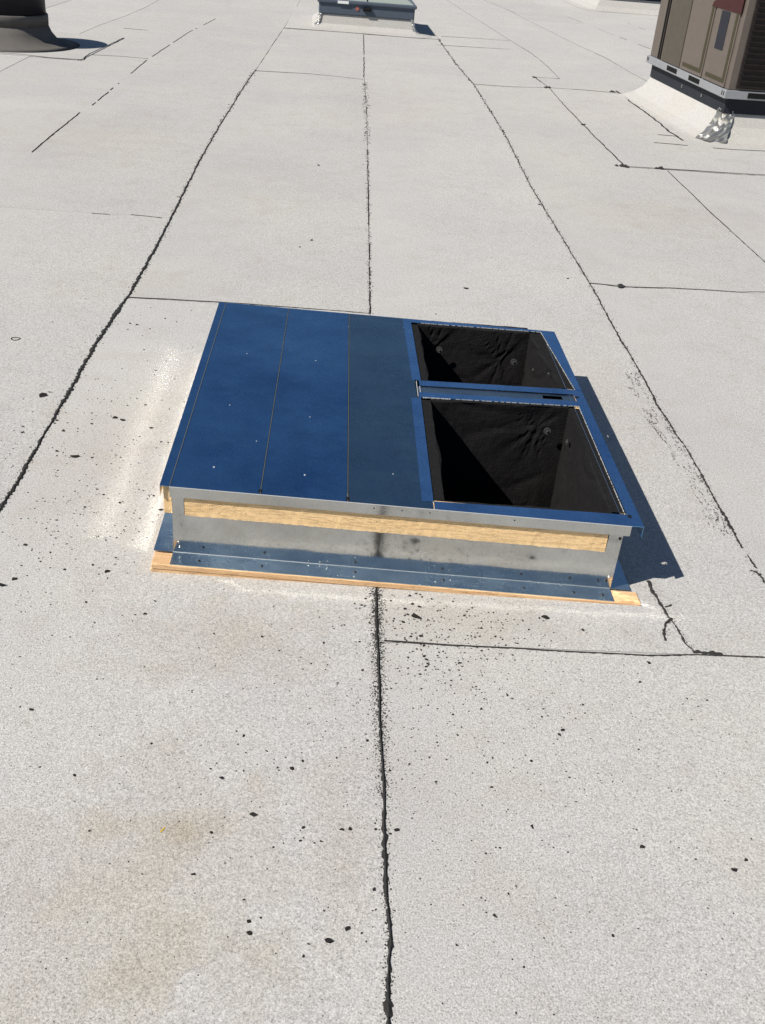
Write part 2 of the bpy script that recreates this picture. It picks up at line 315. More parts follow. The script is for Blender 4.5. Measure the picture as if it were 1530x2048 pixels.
def sheet_metal(name, col, rough=0.2, var=0.12, scratch=0.25, smudge=0.0, streak=(3, 60, 3), haze=0.0, fine_k=1.0):
    """rolled sheet steel: faint cloudy spangle, handling marks, fine scratches"""
    mt, nt, bs = new_mat(name)
    co = objco(nt)
    cl = noise_n(nt, co, 9.0, 5.0, 0.65)
    c = mix(nt, tuple(x * (1 - var) for x in col), tuple(min(1, x * (1 + var)) for x in col), cl)
    fine = noise_n(nt, co, 260.0, 2.0, 0.6)
    c = mix(nt, c, ramp(nt, fine, [(.3, .84), (.7, 1.14)]), fine_k, 'MULTIPLY')
    # short pale scratches
    mp = nt.nodes.new('ShaderNodeMapping')
    mp.inputs['Rotation'].default_value = (0, 0, 0.5)
    mp.inputs['Scale'].default_value = streak
    nt.links.new(co, mp.inputs[0])
    sc = noise_n(nt, mp.outputs[0], 6.0, 6.0, 0.75, 0.6)
    s = math_n(nt, 'MULTIPLY', ramp(nt, sc, [(.66, 0), (.74, 1)]), scratch)
    c = mix(nt, c, tuple(min(1, x * 1.6 + .08) for x in col), s)
    if smudge:
        sm = noise_n(nt, co, 5.0, 3.0, 0.5)
        c = mix(nt, c, tuple(x * .45 for x in col), math_n(nt, 'MULTIPLY', ramp(nt, sm, [(.56, 0), (.72, 1)]), smudge))
    nt.links.new(c, bs.inputs['Base Color'])
    bs.inputs['Metallic'].default_value = 1.0
    if haze:                                      # dull film of dust on the sheet
        hz = noise_n(nt, co, 3.5, 5.0, 0.7)
        nt.links.new(math_n(nt, 'SUBTRACT', 1.0, math_n(nt, 'MULTIPLY', ramp(nt, hz, [(.3, .15), (.7, 1)]), haze)), bs.inputs['Metallic'])
    r = math_n(nt, 'ADD', rough, math_n(nt, 'MULTIPLY', math_n(nt, 'SUBTRACT', cl, 0.5), 0.10))
    nt.links.new(r, bs.inputs['Roughness'])
    bump(nt, bs, noise_n(nt, co, 5.0, 3.0, 0.55), 0.14, 0.02)
    return mt

def wood_mat(name, light, dark, scale=(2.0, 60.0, 60.0), bstr=0.5, knots=0.4):
    """softwood: long grain lines along local X, rough sawn fuzz"""
    mt, nt, bs = new_mat(name)
    co = objco(nt)
    mp = nt.nodes.new('ShaderNodeMapping')
    mp.inputs['Scale'].default_value = scale
    nt.links.new(co, mp.inputs[0])
    g = noise_n(nt, mp.outputs[0], 1.6, 5.0, 0.65, 1.2)
    c = mix(nt, light, dark, ramp(nt, g, [(.40, 0), (.75, .8)]))
    ck = math_n(nt, 'ABSOLUTE', math_n(nt, 'SUBTRACT', noise_n(nt, mp.outputs[0], 0.9, 4.0, 0.6, 2.0), 0.5))
    c = mix(nt, c, tuple(x * .55 for x in dark), math_n(nt, 'MULTIPLY', ramp(nt, ck, [(.0, 1), (.022, 0)]), knots))
    fz = noise_n(nt, co, 240, 3.0, 0.7)
    c = mix(nt, c, ramp(nt, fz, [(.3, .86), (.7, 1.1)]), 1.0, 'MULTIPLY')
    nt.links.new(c, bs.inputs['Base Color'])
    bs.inputs['Roughness'].default_value = 0.8
    bs.inputs['Specular IOR Level'].default_value = 0.25
    h = math_n(nt, 'ADD', g, math_n(nt, 'ADD', math_n(nt, 'MULTIPLY', fz, 0.5), math_n(nt, 'MULTIPLY', ramp(nt, ck, [(.0, 0), (.04, 1)]), 0.5)))
    bump(nt, bs, h, bstr, 0.004)
    return mt

M = {}
M['granule'] = granule_mat('white granule cap sheet')
M['granule_plain'] = granule_mat('white granule flashing', base=(0.44, 0.43, 0.40), stains=False)
M['deck'] = granule_mat('far cap sheet', stains=False)
M['tar'] = plain('black bitumen', (0.030, 0.029, 0.028), 0.8, spec=0.25, var=0.5, vscale=160, bmp=0.5, bscale=260)
M['crumb'] = plain('bitumen crumb', (0.020, 0.018, 0.016), 0.85, spec=0.25, var=0.5, vscale=200, bmp=0.4, bscale=400)
M['galv'] = sheet_metal('galvanised steel', (0.53, 0.545, 0.535), 0.12, 0.16, 0.25, 0.30, fine_k=.35, haze=.02)
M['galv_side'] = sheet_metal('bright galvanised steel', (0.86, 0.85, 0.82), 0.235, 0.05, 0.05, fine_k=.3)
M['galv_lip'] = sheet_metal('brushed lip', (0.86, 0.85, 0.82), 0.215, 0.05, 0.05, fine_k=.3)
M['galv_bend'] = sheet_metal('galvanised flange', (0.52, 0.68, 0.78), 0.27, 0.20, 0.30, 0.25, fine_k=.5, haze=.10)
M['film'] = sheet_metal('blue filmed steel', (0.115, 0.285, 0.53), 0.25, 0.16, 0.30, 0.18, haze=.10)
M['film_dull'] = sheet_metal('dull blue grey steel', (0.175, 0.285, 0.375), 0.28, 0.16, 0.30, 0.18, haze=.06)
M['film_frame'] = sheet_metal('blue steel strip', (0.20, 0.42, 0.74), 0.26, 0.18, 0.40, 0.2, haze=.08)
M['galv_edge'] = plain('bright cut edge', (0.62, 0.63, 0.62), 0.4, metal=0.35)
M['bend'] = plain('bend highlight', (0.30, 0.33, 0.35), 0.45, metal=0.5)  # highlight along the flange bend, put into the strip's own colour
M['hem'] = plain('bare steel hem', (0.20, 0.21, 0.17), 0.5, metal=0.4)
M['rivet'] = plain('dull rivet', (0.34, 0.36, 0.38), 0.6)
M['rust_metal'] = sheet_metal('smeared steel', (0.40, 0.46, 0.48), 0.34, 0.30, 0.5, 0.3)
M['fir'] = wood_mat('rough sawn fir', (0.80, 0.56, 0.30), (0.70, 0.46, 0.22), (3.5, 34.0, 44.0), 0.35, 0.6)
M['pine'] = wood_mat('fresh pine', (0.74, 0.50, 0.28), (0.52, 0.27, 0.115), (2.5, 45.0, 45.0), 0.3, 0.6)
M['liner'] = plain('black duct liner', (0.0125, 0.012, 0.0125), 0.95, spec=0.12, var=0.5, vscale=60, bmp=0.8, bscale=180)
M['pin'] = plain('clear pin washer', (0.16, 0.16, 0.16), 0.25, metal=0.6, var=0.2)
M['screw'] = plain('zinc screw', (0.62, 0.62, 0.60), 0.28, metal=1.0)
M['screw_dark'] = plain('dark screw', (0.05, 0.05, 0.055), 0.4, metal=0.8)
M['hole'] = plain('dark slot', (0.012, 0.012, 0.012), 0.9, spec=0.1)

# ------------------------------------------------------------------ the roof
HOLE = (0.255, 0.735, 1.995, 3.235)          # the duct opening cut through the roof
def build_plane():
    mb = MB()
    x0, x1, y0, y1 = HOLE
    S = 400
    xs, ys = [-S, x0, x1, S], [-S, y0, y1, S]
    for i in range(3):
        for j in range(3):
            if i == 1 and j == 1: continue
            mb.add([(xs[i], ys[j], -.009), (xs[i + 1], ys[j], -.009), (xs[i + 1], ys[j + 1], -.009), (xs[i], ys[j + 1], -.009)], [(0, 1, 2, 3)])
    return mb
roof = tag(build_plane().build('roof', M['deck']), kind='structure')

def interp(pts, y):
    pts = sorted(pts, key=lambda p: p[1])
    if y <= pts[0][1]: return pts[0][0]
    for (xa, ya), (xb, yb) in zip(pts, pts[1:]):
        if y <= yb: return xa + (xb - xa) * (y - ya) / max(1e-6, yb - ya)
    return pts[-1][0]
EDGE = [SEAMS['far_left'][1], SEAMS['left'][1] + SEAMS['left_far'][1],
        SEAMS['mid_low'][1] + SEAMS['mid_up'][1] + SEAMS['mid_faint'][1] + SEAMS['mid_far'][1],
        SEAMS['right'][1], [(2.13, 4.0)] + SEAMS['r2_far'][1][:6],
        [(3.08, 4.0)] + SEAMS['r3_far'][1]]
def edge(k, y):
    if k < 0: return interp(EDGE[0], y) + .95 * k
    if k > 5: return interp(EDGE[5], y) + .95 * (k - 5)
    return interp(EDGE[k], y)
def ground_z(x, y):
    """each sheet laps over its right hand neighbour, so its right edge rides 2 mm high"""
    k = -10
    for k in range(-10, 15):
        if x < edge(k + 1, y): break
    a, b = edge(k, y), edge(k + 1, y)
    return .0022 * min(1, max(0, (x - a) / (b - a)))
JOINTS = {0: [4.905], 1: [3.785, 9.67], 2: [1.738], 3: [4.33, 9.83], 4: [9.95]}
rng = random.Random(5)
for k in range(-10, 15):
    js = JOINTS.get(k)
    if js is None:
        js = [rng.uniform(1, 9)]
    js = list(js)
    while js[-1] < 34: js.append(js[-1] + rng.uniform(8.5, 10.0))
    while js[0] > -3: js.insert(0, js[0] - rng.uniform(8.5, 10.0))
    for ya, yb in zip(js, js[1:]):
        ya, yb = ya + .0012, yb - .0012
        ys = sorted(set([ya, yb] + [y / 4 for y in range(-80, 320) if ya < y / 4 < yb and (y / 4 < 4 or y % 4 == 0)]
                        + [h for h in HOLE[2:] if k == 2 and ya < h < yb]))
        mb = MB()
        rows = []
        for y in ys:
            a, b = edge(k, y) + (0 if k == 0 else .0012), edge(k + 1, y) - (0 if k == -1 else .0012)
            xs = [a] + ([HOLE[0], HOLE[1]] if k == 2 else [(a + b) / 2]) + [b]
            rows.append([(x, y) for x in xs])
        n = len(rows[0])
        def zz(x, y, k=k): return 0 if k == -1 else .0022 * (x - edge(k, y)) / (edge(k + 1, y) - edge(k, y))
        pts = [(x, y, zz(x, y)) for r in rows for x, y in r]
        fs = []
        for j in range(len(rows) - 1):
            for i in range(n - 1):
                if k == 2 and i == 1 and HOLE[2] - .001 < (ys[j] + ys[j + 1]) / 2 < HOLE[3] + .001: continue
                fs.append((j * n + i, j * n + i + 1, (j + 1) * n + i + 1, (j + 1) * n + i))
        mb.add(pts, fs)
        # edges turned down to the deck
        for side in (0, n - 1):
            q = [rows[j][side] for j in range(len(rows))]
            mb.add([(x, y, zz(x, y)) for x, y in q] + [(x, y, -.008) for x, y in q],
                   [(i, i + 1, len(q) + i + 1, len(q) + i) for i in range(len(q) - 1)])
        for row in (rows[0], rows[-1]):
            mb.add([(x, y, zz(x, y)) for x, y in row] + [(x, y, -.008) for x, y in row],
                   [(i, i + 1, n + i + 1, n + i) for i in range(n - 1)])
        mb.build('roof_sheet', M['granule'], roof)

# patches of the same sheet laid over the field round the big unit and under the skylight
for quad in ([(1.895, 6.80), (5.2, 6.97), (5.2, 10.9), (1.885, 10.56)],
             [(-.715, 13.0), (1.13, 13.07), (1.10, 15.6), (-.70, 15.6)],
             [(-5.2, 9.53), (-2.27, 9.49), (-2.20, 11.1), (-5.2, 11.3)]):
    mb = MB(); mb.hexa(quad, .0024, .0052)
    mb.build('roof_patch', M['granule'], roof)

# bitumen bled out of the laps
def ribbon(mb, pts, width, rg, gap=0.0, z=.0040):
    P = [Vector((x, y, 0)) for x, y in pts]
    seq = []
    for a, b in zip(P, P[1:]):
        L = (b - a).length
        y = (a.y + b.y) / 2
        step = max(.006, .0022 * max(1.0, y) ** 1.35)
        n = max(1, int(L / step))
        for i in range(n): seq.append(a.lerp(b, i / n))
    seq.append(P[-1])
    for i in range(1, len(seq) - 1):
        pass
    t = 0
    cur = []
    runs = []
    ph = rg.uniform(0, 100)
    for i, q in enumerate(seq):
        d = (seq[min(i + 1, len(seq) - 1)] - seq[max(i - 1, 0)])
        if d.length < 1e-7: continue
        d.normalize()
        nrm = Vector((-d.y, d.x, 0))
        far = max(1.0, q.y / 3.0)
        wn_ = .7 + .5 * (0.5 + noise.noise(Vector((q.x * 2.2 / far, q.y * 3.2 / far, ph)))) 
        fine = noise.noise(Vector((q.x * 31, q.y * 31, ph + 5)))
        if gap and noise.noise(Vector((q.x * 5, q.y * 3.0, ph + 9))) + .35 * fine < gap - .5:
            if len(cur) > 1: runs.append(cur)
            cur = []
            continue
        w = width * max(.3, wn_ + .32 * fine) * (1.0 + .55 * min(1, max(0, (1.05 - q.y) / .15)))
        sh = width * .5 * noise.noise(Vector((q.x * 9, q.y * 9, ph + 20)))
        jt = .34 / max(1, q.y / 3.5)
        w *= 1 if q.y < 4 else max(.72, 1 - (q.y - 4) * .05)
        la = w * (.5 + jt * rg.uniform(-1, 1))
        lb = w * (.5 + jt * rg.uniform(-1, 1))
        c = q + nrm * sh
        cur.append((c + nrm * la, c, c - nrm * lb))
    if len(cur) > 1: runs.append(cur)
    zz = z
    for run in runs:
        pts2 = []
        for a, c, b in run:
            pts2 += [(a.x, a.y, ground_z(a.x, a.y) + .0003), (c.x, c.y, zz), (b.x, b.y, ground_z(b.x, b.y) + .0003)]
        fs = []
        for i in range(len(run) - 1):
            for s in (0, 1):
                fs.append((3 * i + s, 3 * i + s + 1, 3 * i + 4 + s, 3 * i + 3 + s))
        mb.add(pts2, [tuple(reversed(f)) for f in fs])

def flake(mb, x, y, s, rg, z0=None):
    if z0 is None: z0 = ground_z(x, y) + .0002
    n = rg.choice((4, 5, 6))
    a0 = rg.uniform(0, 6.28)
    st = rg.uniform(.6, 1.0)
    rot = rg.uniform(0, 3.14)
    pts = []
    for i in range(n):
        a = a0 + 6.283 * i / n
        r = s * .5 * rg.uniform(.6, 1.15)
        u, v = r * math.cos(a), r * math.sin(a) * st
        pts.append((x + u * math.cos(rot) - v * math.sin(rot), y + u * math.sin(rot) + v * math.cos(rot), z0))
    pts.append((x, y, z0 + s * rg.uniform(.2, .4)))
    mb.add(pts, [(i, (i + 1) % n, n) for i in range(n)])

rg = random.Random(11)
RAISED = ('patch_side', 'patch_front', 'ac_side', 'ac_tick', 'ac_tick2', 'ac_front', 'sky_front', 'vent_front', 'vent_side', 'cross_far', 'tick_far')
for nm, (w, pts) in SEAMS.items():
    mb = MB()
    gap = {'mid_faint': .60, 'right': .06, 'far_left': .19, 
           'left_far': .3, 'r4_far': .3, 'r5_far': .3, 'vent_c': .35, 'mid_up': .22, 'mid_far': .2, 'left_tick2': .35}.get(nm, 0)
    ribbon(mb, pts, w, rg, gap)
    if nm in RAISED:
        mb.v = [(x, y, z + .0048) for x, y, z in mb.v]
    # crumbs and smears of bitumen along the lap
    if nm in ('mid_low', 'left', 'right', 'mid_up', 'crack', 'crack_b', 'mid_faint', 'crack_d'):
        for a, b in zip(pts, pts[1:]):
            L = math.hypot(b[0] - a[0], b[1] - a[1])
            ym = (a[1] + b[1]) / 2
            dens = 1100 / max(1, ym) ** 1.2
            sg = w * .8
            if nm == 'mid_low' and 1.25 < ym: dens, sg = 2600, w * 1.3
            if nm == 'mid_faint': dens, sg = 90, w * 1.2
            for _ in range(int(L * dens)):
                t = rg.random()
                x = a[0] + (b[0] - a[0]) * t + rg.gauss(0, sg)
                y = a[1] + (b[1] - a[1]) * t
                flake(mb, x, y, rg.uniform(.0016, .0042) * max(1, ym / 2.2), rg)
            if nm == 'mid_low' and ym > 1.36:
                for _ in range(int(L * 2600)):
                    t = rg.random()
                    y = a[1] + (b[1] - a[1]) * t
                    if rg.random() > ((y - 1.30) / .6) * (.95 + .9 * noise.noise(Vector((y * 9, 2, 7)))): continue
                    flake(mb, a[0] + (b[0] - a[0]) * t + rg.gauss(.001, .0070), y, rg.uniform(.002, .0055), rg)
    if nm == 'right':                                # scuffed bitumen just left of the lap
        for _ in range(5200):
            y = rg.uniform(2.25, 3.35)
            off = rg.uniform(.004, .075)
            v = noise.noise(Vector((off * 40, y * 7, 3))) + .6 * noise.noise(Vector((off * 110, y * 26, 8)))
            lim = .42 if (2.5 < y < 3.2 or 2.28 < y < 2.42) else .7
            if abs(v - .1) < .07 and off < .06 or v > lim:
                flake(mb, interp(pts, y) - off, y, rg.uniform(.0025, .0055), rg)
    tag(mb.build('bitumen_seam', M['tar'], roof), kind='stuff')

# blots of bitumen at the corners of the patch
mb = MB()
for (x, y, s) in [(1.868, 6.79, .055), (2.126, 6.81, .05), (1.90, 9.95, .06), (1.88, 8.2, .035), (2.52, 10.0, .05), (1.86, 10.55, .04), (1.274, 4.30, .035), (2.0, 4.35, .03)]:
    for _ in range(16):
        flake(mb, x + rg.gauss(0, s * .28), y + rg.gauss(0, s * .22), s * rg.uniform(.3, .7), rg, .0056)
tag(mb.build('bitumen_blot', M['tar'], roof), kind='stuff')

# fine black grit nobody could count
mb = MB()
def sprinkle(n, fx, fy, lo, hi):
    for _ in range(n):
        x, y = fx(), fy()
        if -.40 < x < .79 and 1.93 < y < 3.25: continue
        flake(mb, x, y, rg.uniform(lo, hi), rg)
G, U = rg.gauss, rg.uniform
sprinkle(200, lambda: G(.27, .11), lambda: G(1.80, .09), .003, .0085)
sprinkle(200, lambda: G(.30, .16), lambda: G(1.66, .11), .0025, .006)
sprinkle(260, lambda: G(.32, .24), lambda: G(1.42, .20), .002, .0048)
sprinkle(220, lambda: G(-.15, .24), lambda: G(1.40, .22), .0018, .0044)
sprinkle(200, lambda: G(-.66, .15), lambda: G(2.55, .42), .003, .0075)
sprinkle(320, lambda: G(-.62, .25), lambda: G(2.15, .35), .0025, .006)
sprinkle(520, lambda: U(-1.3, 1.4), lambda: U(.7, 2.6), .0014, .0032)
sprinkle(220, lambda: U(-1.5, 1.6), lambda: U(2.6, 4.4), .002, .0045)
sprinkle(220, lambda: U(.2, 1.0), lambda: U(1.3, 1.9), .002, .0044)
for x, y, s in SPECKS: flake(mb, x, y, s / 1000 * 1.2, rg)
tag(mb.build('black_grit', M['crumb']), 'fine black bitumen grit sprinkled over the pale roof round the curb', kind='stuff')

# ------------------------------------------------------------------ the curb adapter in the middle
def BX(u, v, w):
    X = -.351 + u
    return (X, 2.014 - .040 * u + v, w - .0173 * X)
ad = tag(empty('curb_adapter', (0.19, 2.0, 0.02)),
         'low sheet metal curb adapter with blue top and two open black lined duct holes', 'curb adapter')
def B(): return MB(BX)

# base: pine nailers lying on the roof
for w0, w1 in ((-.0085, .0045), (.0050, .0185)):
    b = B(); b.box(-.044 + (.002 if w0 > 0 else 0), 1.125 - (.003 if w0 < 0 else 0), -.0545 if w0 > 0 else -.053, -.003, w0, w1)
    b.build('base_nailer', M['pine'], ad, bevel=.0012)
for u0, u1 in ((-.045, .002), (1.062, 1.112)):
    b = B(); b.box(u0, u1, .012, 1.255, -.0085, .0182); b.build('base_nailer', M['pine'], ad, bevel=.0012)
b = B(); b.box(.006, 1.058, 1.215, 1.255, -.0085, .0182); b.build('base_nailer', M['pine'], ad, bevel=.0012)

# flanges turned out over the nailers
b = B()
b.box(.001, 1.060, -.052, -.0012, .0190, .0204)
b.build('front_flange', M['galv_bend'], ad)
b = B()
b.add([(.001, -.0016, .0206), (1.060, -.0016, .0206), (1.060, -.0002, .0220), (.001, -.0002, .0220)], [(0, 1, 2, 3)])
b.build('flange_bend', M['bend'], ad)
b = B(); b.box(-.0455, .0025, .0005, 1.262, .0188, .0200); b.build('side_flange', M['galv_bend'], ad)
b = B(); b.box(1.0615, 1.112, .0005, 1.262, .0188, .0200); b.build('side_flange', M['galv_bend'], ad)
b = B(); b.box(.003, 1.061, 1.216, 1.262, .0205, .0217); b.build('back_flange', M['galv_bend'], ad)

# walls
rw = random.Random(3)
low = [(.031 + (1.028 - .031) * i / 60, .1278 + .0009 * rw.uniform(-1, 1) - .002 * i / 60) for i in range(61)]
b = B()
b.poly_uw([(.003, .0200), (1.061, .0200), (1.063, .2036), (1.031, .2036), (1.0285, low[-1][1])] + low[::-1][1:-1] + [(.031, low[0][1]), (.031, .2036), (.003, .2036)], 0, .0014)
b.build('front_wall', M['galv'], ad)
b = B(); b.box(.0030, .0044, .0016, 1.212, .0202, .2036); b.build('side_wall', M['galv_side'], ad)
b = B(); b.box(1.0596, 1.0610, .0016, 1.214, .0202, .2036); b.build('side_wall', M['galv_side'], ad)
b = B(); b.box(.0046, 1.0594, 1.2106, 1.2120, .0202, .2036); b.build('back_wall', M['galv'], ad)

# rough sawn wood nailers under the cap
b = B()
n = 220
top = .2034
prof = []
for i in range(n + 1):
    u = .0325 + (1.0270 - .0325) * i / n
    e = .1262 - .002 * i / n + .0014 * noise.noise(Vector((u * 22, 1, 0))) + .0007 * rw.uniform(-1, 1)
    prof.append((u, e))
pts = []
for u, e in prof:
    dz = .0012 * noise.noise(Vector((u * 60, 4, 0)))
    pts += [(u, .002, e), (u, -.0022 + dz, e + .0015), (u, -.0024 - dz, (e + top) / 2), (u, -.0022, top), (u, .036, top)]
fs = []
for i in range(n):
    for j in range(4):
        fs.append((5 * i + j, 5 * i + 5 + j, 5 * i + 6 + j, 5 * i + 1 + j))
fs += [(0, 1, 2, 3, 4), tuple(5 * n + j for j in (4, 3, 2, 1, 0))]
b.add(pts, fs)
b.build('wood_nailer', M['fir'], ad)
b = B(); b.box(-.0165, .0026, .0035, 1.205, .1265, .2034); b.build('wood_nailer', M['fir'], ad, bevel=.001)

b = B(); b.box(1.0645, 1.0800, .060, 1.205, .1500, .2012); b.build('wood_nailer', M['fir'], ad, bevel=.001)  # unseen right hand piece, added to stop sun leaking out under the cap

# the cap
def vb(u): return 1.208 + .0125 * u
b = B(); b.box(-.0005, 1.0745, -.0092, -.0080, .1790, .2053); b.build('front_lip', M['galv'], ad)
b = B(); b.box(-.0005, 1.0745, -.0096, -.0079, .2054, .2063); b.build('lip_edge', M['galv_edge'], ad)
b = B()
b.hexa([(-.0225, -.006), (-.0008, -.007), (-.0008, vb(0)), (-.0225, vb(-.02))], .2054, .2064)
b.build('cap_side_strip', M['film'], ad)
b = B(); b.box(-.0230, -.0216, -.0055, vb(-.02), .1765, .2053)
b.build('cap_side_lip', M['galv_lip'], ad)
for i, (u0, u1, mt) in enumerate(((.0012, .2066, 'film'), (.2096, .4086, 'film'), (.4122, .6100, 'film_dull'))):
    b = B()
    b.hexa([(u0, -.0078), (u1, -.0078), (u1 - (.010 if i == 2 else 0), vb(u1)), (u0, vb(u0))], .2040, .2052)
    o = b.build('cap_panel', M[mt], ad)
    if i == 2: o['label'] = 'duller grey blue cap panel beside the open duct holes'
for u in (.0000, .2081, .4104):
    b = B(); b.hexa([(u - .0006, -.004), (u + .0006, -.004), (u + .0006, vb(u) - .004), (u - .0006, vb(u) - .004)], .2030, .2066)
    b.build('seam_hem', M['hem'], ad)
b = B(); b.hexa([(-.0225, vb(-.0225) + .0002), (1.104, vb(1.104) + .0002), (1.104, vb(1.104) + .0014), (-.0225, vb(-.0225) + .0014)], .1790, .2062)
b.build('back_lip', M['galv_bend'], ad)

O2 = [(.612, .029), (1.071, .044), (1.0745, .637), (.6155, .602)]      # front duct hole
O1 = [(.6225, .717), (1.085, .752), (1.056, 1.207), (.6165, 1.187)]    # rear duct hole
strips = [
    ([(.5845, .026), O2[0], (.6155, .602), (.5875, .590)], .2060, 'film_frame'),
    ([(.6125, -.0078), (1.0745, -.0078), (1.0745, .0441), (.6125, .0289)], .2060, 'film_frame'),
    ([(.5965, .722), (.6225, .717), (.6165, 1.187), (.5905, 1.187)], .2060, 'film_frame'),
    ([(.5905, 1.1872), (.6165, 1.1872), (1.058, 1.2072), (1.058, vb(1.058)), (.5905, vb(.59))], .2058, 'film_frame'),
    ([(1.0748, -.007), (1.1042, -.006), (1.1042, .690), (1.0748, .690)], .2064, 'film_frame'),
    ([(1.0865, .752), (1.1042, .750), (1.1042, vb(1.104)), (1.0585, vb(1.06)), (1.0575, 1.2072)], .2064, 'film_frame'),
    ([(1.0748, .691), (1.1042, .691), (1.1042, .749), (1.0868, .751), (1.0748, .7500)], .2058, 'film_frame'),
]
for quad, w, mt in strips:
    b = B(); b.hexa(quad, w - .0014, w); b.build('frame_strip', M[mt], ad)
b = B(); b.box(1.1030, 1.1044, -.0055, vb(1.1), .1765, .2048); b.build('cap_side_lip', M['film'], ad)
# the bar between the two holes: raised rear flange, sunken channel with a slot, front flange
def bar(f0, f1, ua, ub):
    """strip of the bar between fractions f0..f1 of its width"""
    def e(u, f):
        a = (.602 + (u - .6155) / .459 * .035)
        c = (.717 + (u - .6225) / .4625 * .035)
        return (u, a + (c - a) * f)
    return [e(ua, f0), e(ub, f0), e(ub, f1), e(ua, f1)]
for f0, f1, w, ua, ub, mt in ((.0, .30, .2058, .6110, 1.0744, 'film_frame'), (.70, 1.0, .2066, .6160, 1.0744, 'film_frame')):
    b = B(); b.hexa(bar(f0, f1, ua, ub), w - .0014, w); b.build('cross_bar_flange', M[mt], ad)
b = B()
b.hexa(bar(.305, .695, .6110, .9780), .2018, .2030)
b.hexa(bar(.305, .695, 1.0360, 1.0744), .2018, .2030)
b.hexa(bar(.305, .40, .9785, 1.0355), .2018, .2030)
b.hexa(bar(.60, .695, .9785, 1.0355), .2018, .2030)
b.build('cross_bar_channel', M['rust_metal'], ad)
b = B(); b.hexa(bar(.41, .59, .9800, 1.0350), .1900, .1910); b.build('slot_back', M['hole'], ad)
b = B()
b.hexa(bar(.05, .95, .6075, .6090), .2030, .2072)
b.hexa(bar(.32, .66, .6160, .6172), .2031, .2066)
b.build('cut_edge', M['galv_edge'], ad)
for q in ([(1.0752, .6960), (1.086, .6960), (1.086, .704), (1.0752, .704)], [(.2035, .004), (.2115, .004), (.2115, .014), (.2035, .014)], [(.4065, .001), (.4145, .001), (.4145, .013), (.4065, .013)],
          [(1.0755, .030), (1.084, .030), (1.084, .042), (1.0755, .042)]):
    b = B(); b.hexa(q, .2060, .2069); b.build('notch', M['hole'], ad)
# bright nicked edges of the holes
b = B()
def nick(p, q, k, lo=.0006, hi=.0016):
    for i in range(k):
        t0 = i / k; t1 = (i + rw.uniform(.5, 1)) / k
        a = (p[0] + (q[0] - p[0]) * t0, p[1] + (q[1] - p[1]) * t0)
        c = (p[0] + (q[0] - p[0]) * t1, p[1] + (q[1] - p[1]) * t1)
        d = (q[0] - p[0], q[1] - p[1]); L = math.hypot(*d); nx, ny = -d[1] / L, d[0] / L
        wd = rw.uniform(lo, hi)
        b.hexa([a, c, (c[0] + nx * wd, c[1] + ny * wd), (a[0] + nx * wd, a[1] + ny * wd)], .2046, .2068)
nick(O2[1], O2[2], 46); nick(O1[1], O1[2], 34); nick((.70, .6085), (.62, .6022), 14, .001, .0045); nick((1.0745, .637), (.71, .609), 20, .0004, .001); nick((1.056, 1.207), (.64, 1.188), 20, .0004, .001)
tag(b.build('torn_edge', M['galv_edge'], ad), kind='stuff')

# black duct liner inside each hole
def liner(Q, depth, pins, seed, ins):
    il, ifr, ib, ir = ins
    (a, b_, c, d) = Q
    I = [(a[0] + il, a[1] + ifr), (b_[0] - ir, b_[1] + ifr), (c[0] - ir, c[1] - ib), (d[0] + il, d[1] - ib)]
    cx, cy = sum(p[0] for p in I) / 4, sum(p[1] for p in I) / 4
    mb = B()
    NS, NT = 44, 40
    for s in range(4):
        p, q = Vector((*I[s], 0)), Vector((*I[(s + 1) % 4], 0))
        dr = (q - p).normalized()
        inn = Vector((-dr.y, dr.x, 0))
        pts = []
        for i in range(NS + 1):
            for j in range(NT + 1):
                f, g = i / NS, (j / NT) ** 1.5
                pos = p.lerp(q, f)
                w = .2032 - depth * g
                edge_f = min(1, 8 * min(f, 1 - f))
                dsp = .0
                pd = 1.0
                if s in pins:
                    for (pf, pw) in pins[s]:
                        rr = math.hypot((f - pf) * (q - p).length, w - pw)
                        pd = min(pd, 1 - math.exp(-(rr / .07) ** 2))
                        ang = math.atan2(w - pw, (f - pf) * .45)
                        fold = abs(noise.noise(Vector((ang * 1.6, seed, s))))
                        dsp -= (.005 if s == 2 else .001) * math.exp(-(rr / .11) ** 2) * max(0, 1 - fold * 5)
                dsp += .007 * pd * (0.5 + noise.noise(Vector((pos.x * 6 + seed, pos.y * 6, w * 6 + s))))
                rid = abs(noise.noise(Vector((pos.x * 5 + seed * 2, pos.y * 5 + w * 3, w * 6 + s * 3))))
                dsp -= .0035 * max(0, 1 - rid * 6)
                dsp += .0010 * noise.noise(Vector((pos.x * 60, pos.y * 60, w * 60)))
                if j == 0:
                    dsp = .004 * (noise.noise(Vector((f * 9, seed, s))) + .5 * noise.noise(Vector((f * 40, seed, s))))
                dsp = max(dsp, -.006)
                pos = pos + inn * dsp * edge_f
                pts.append((pos.x, pos.y, w))
        fs = []
        for i in range(NS):
            for j in range(NT):
                k = i * (NT + 1) + j
                fs.append((k, k + NT + 1, k + NT + 2, k + 1))
        mb.add(pts, fs)
        # cut edge of the liner blanket seen from above
        e0 = [Vector(pts[i * (NT + 1)]) for i in range(NS + 1)]
        out = []
        for i, e in enumerate(e0):
            out.append((e.x - inn.x * .046, e.y - inn.y * .046, .2034))
        mb.add([tuple(e) for e in e0] + out, [(i, NS + 1 + i, NS + 2 + i, i + 1) for i in range(NS)])
    mb.add([(*p, .2032 - depth) for p in I], [(0, 1, 2, 3)])
    return mb.build('duct_liner', M['liner'], ad, smooth=False), I

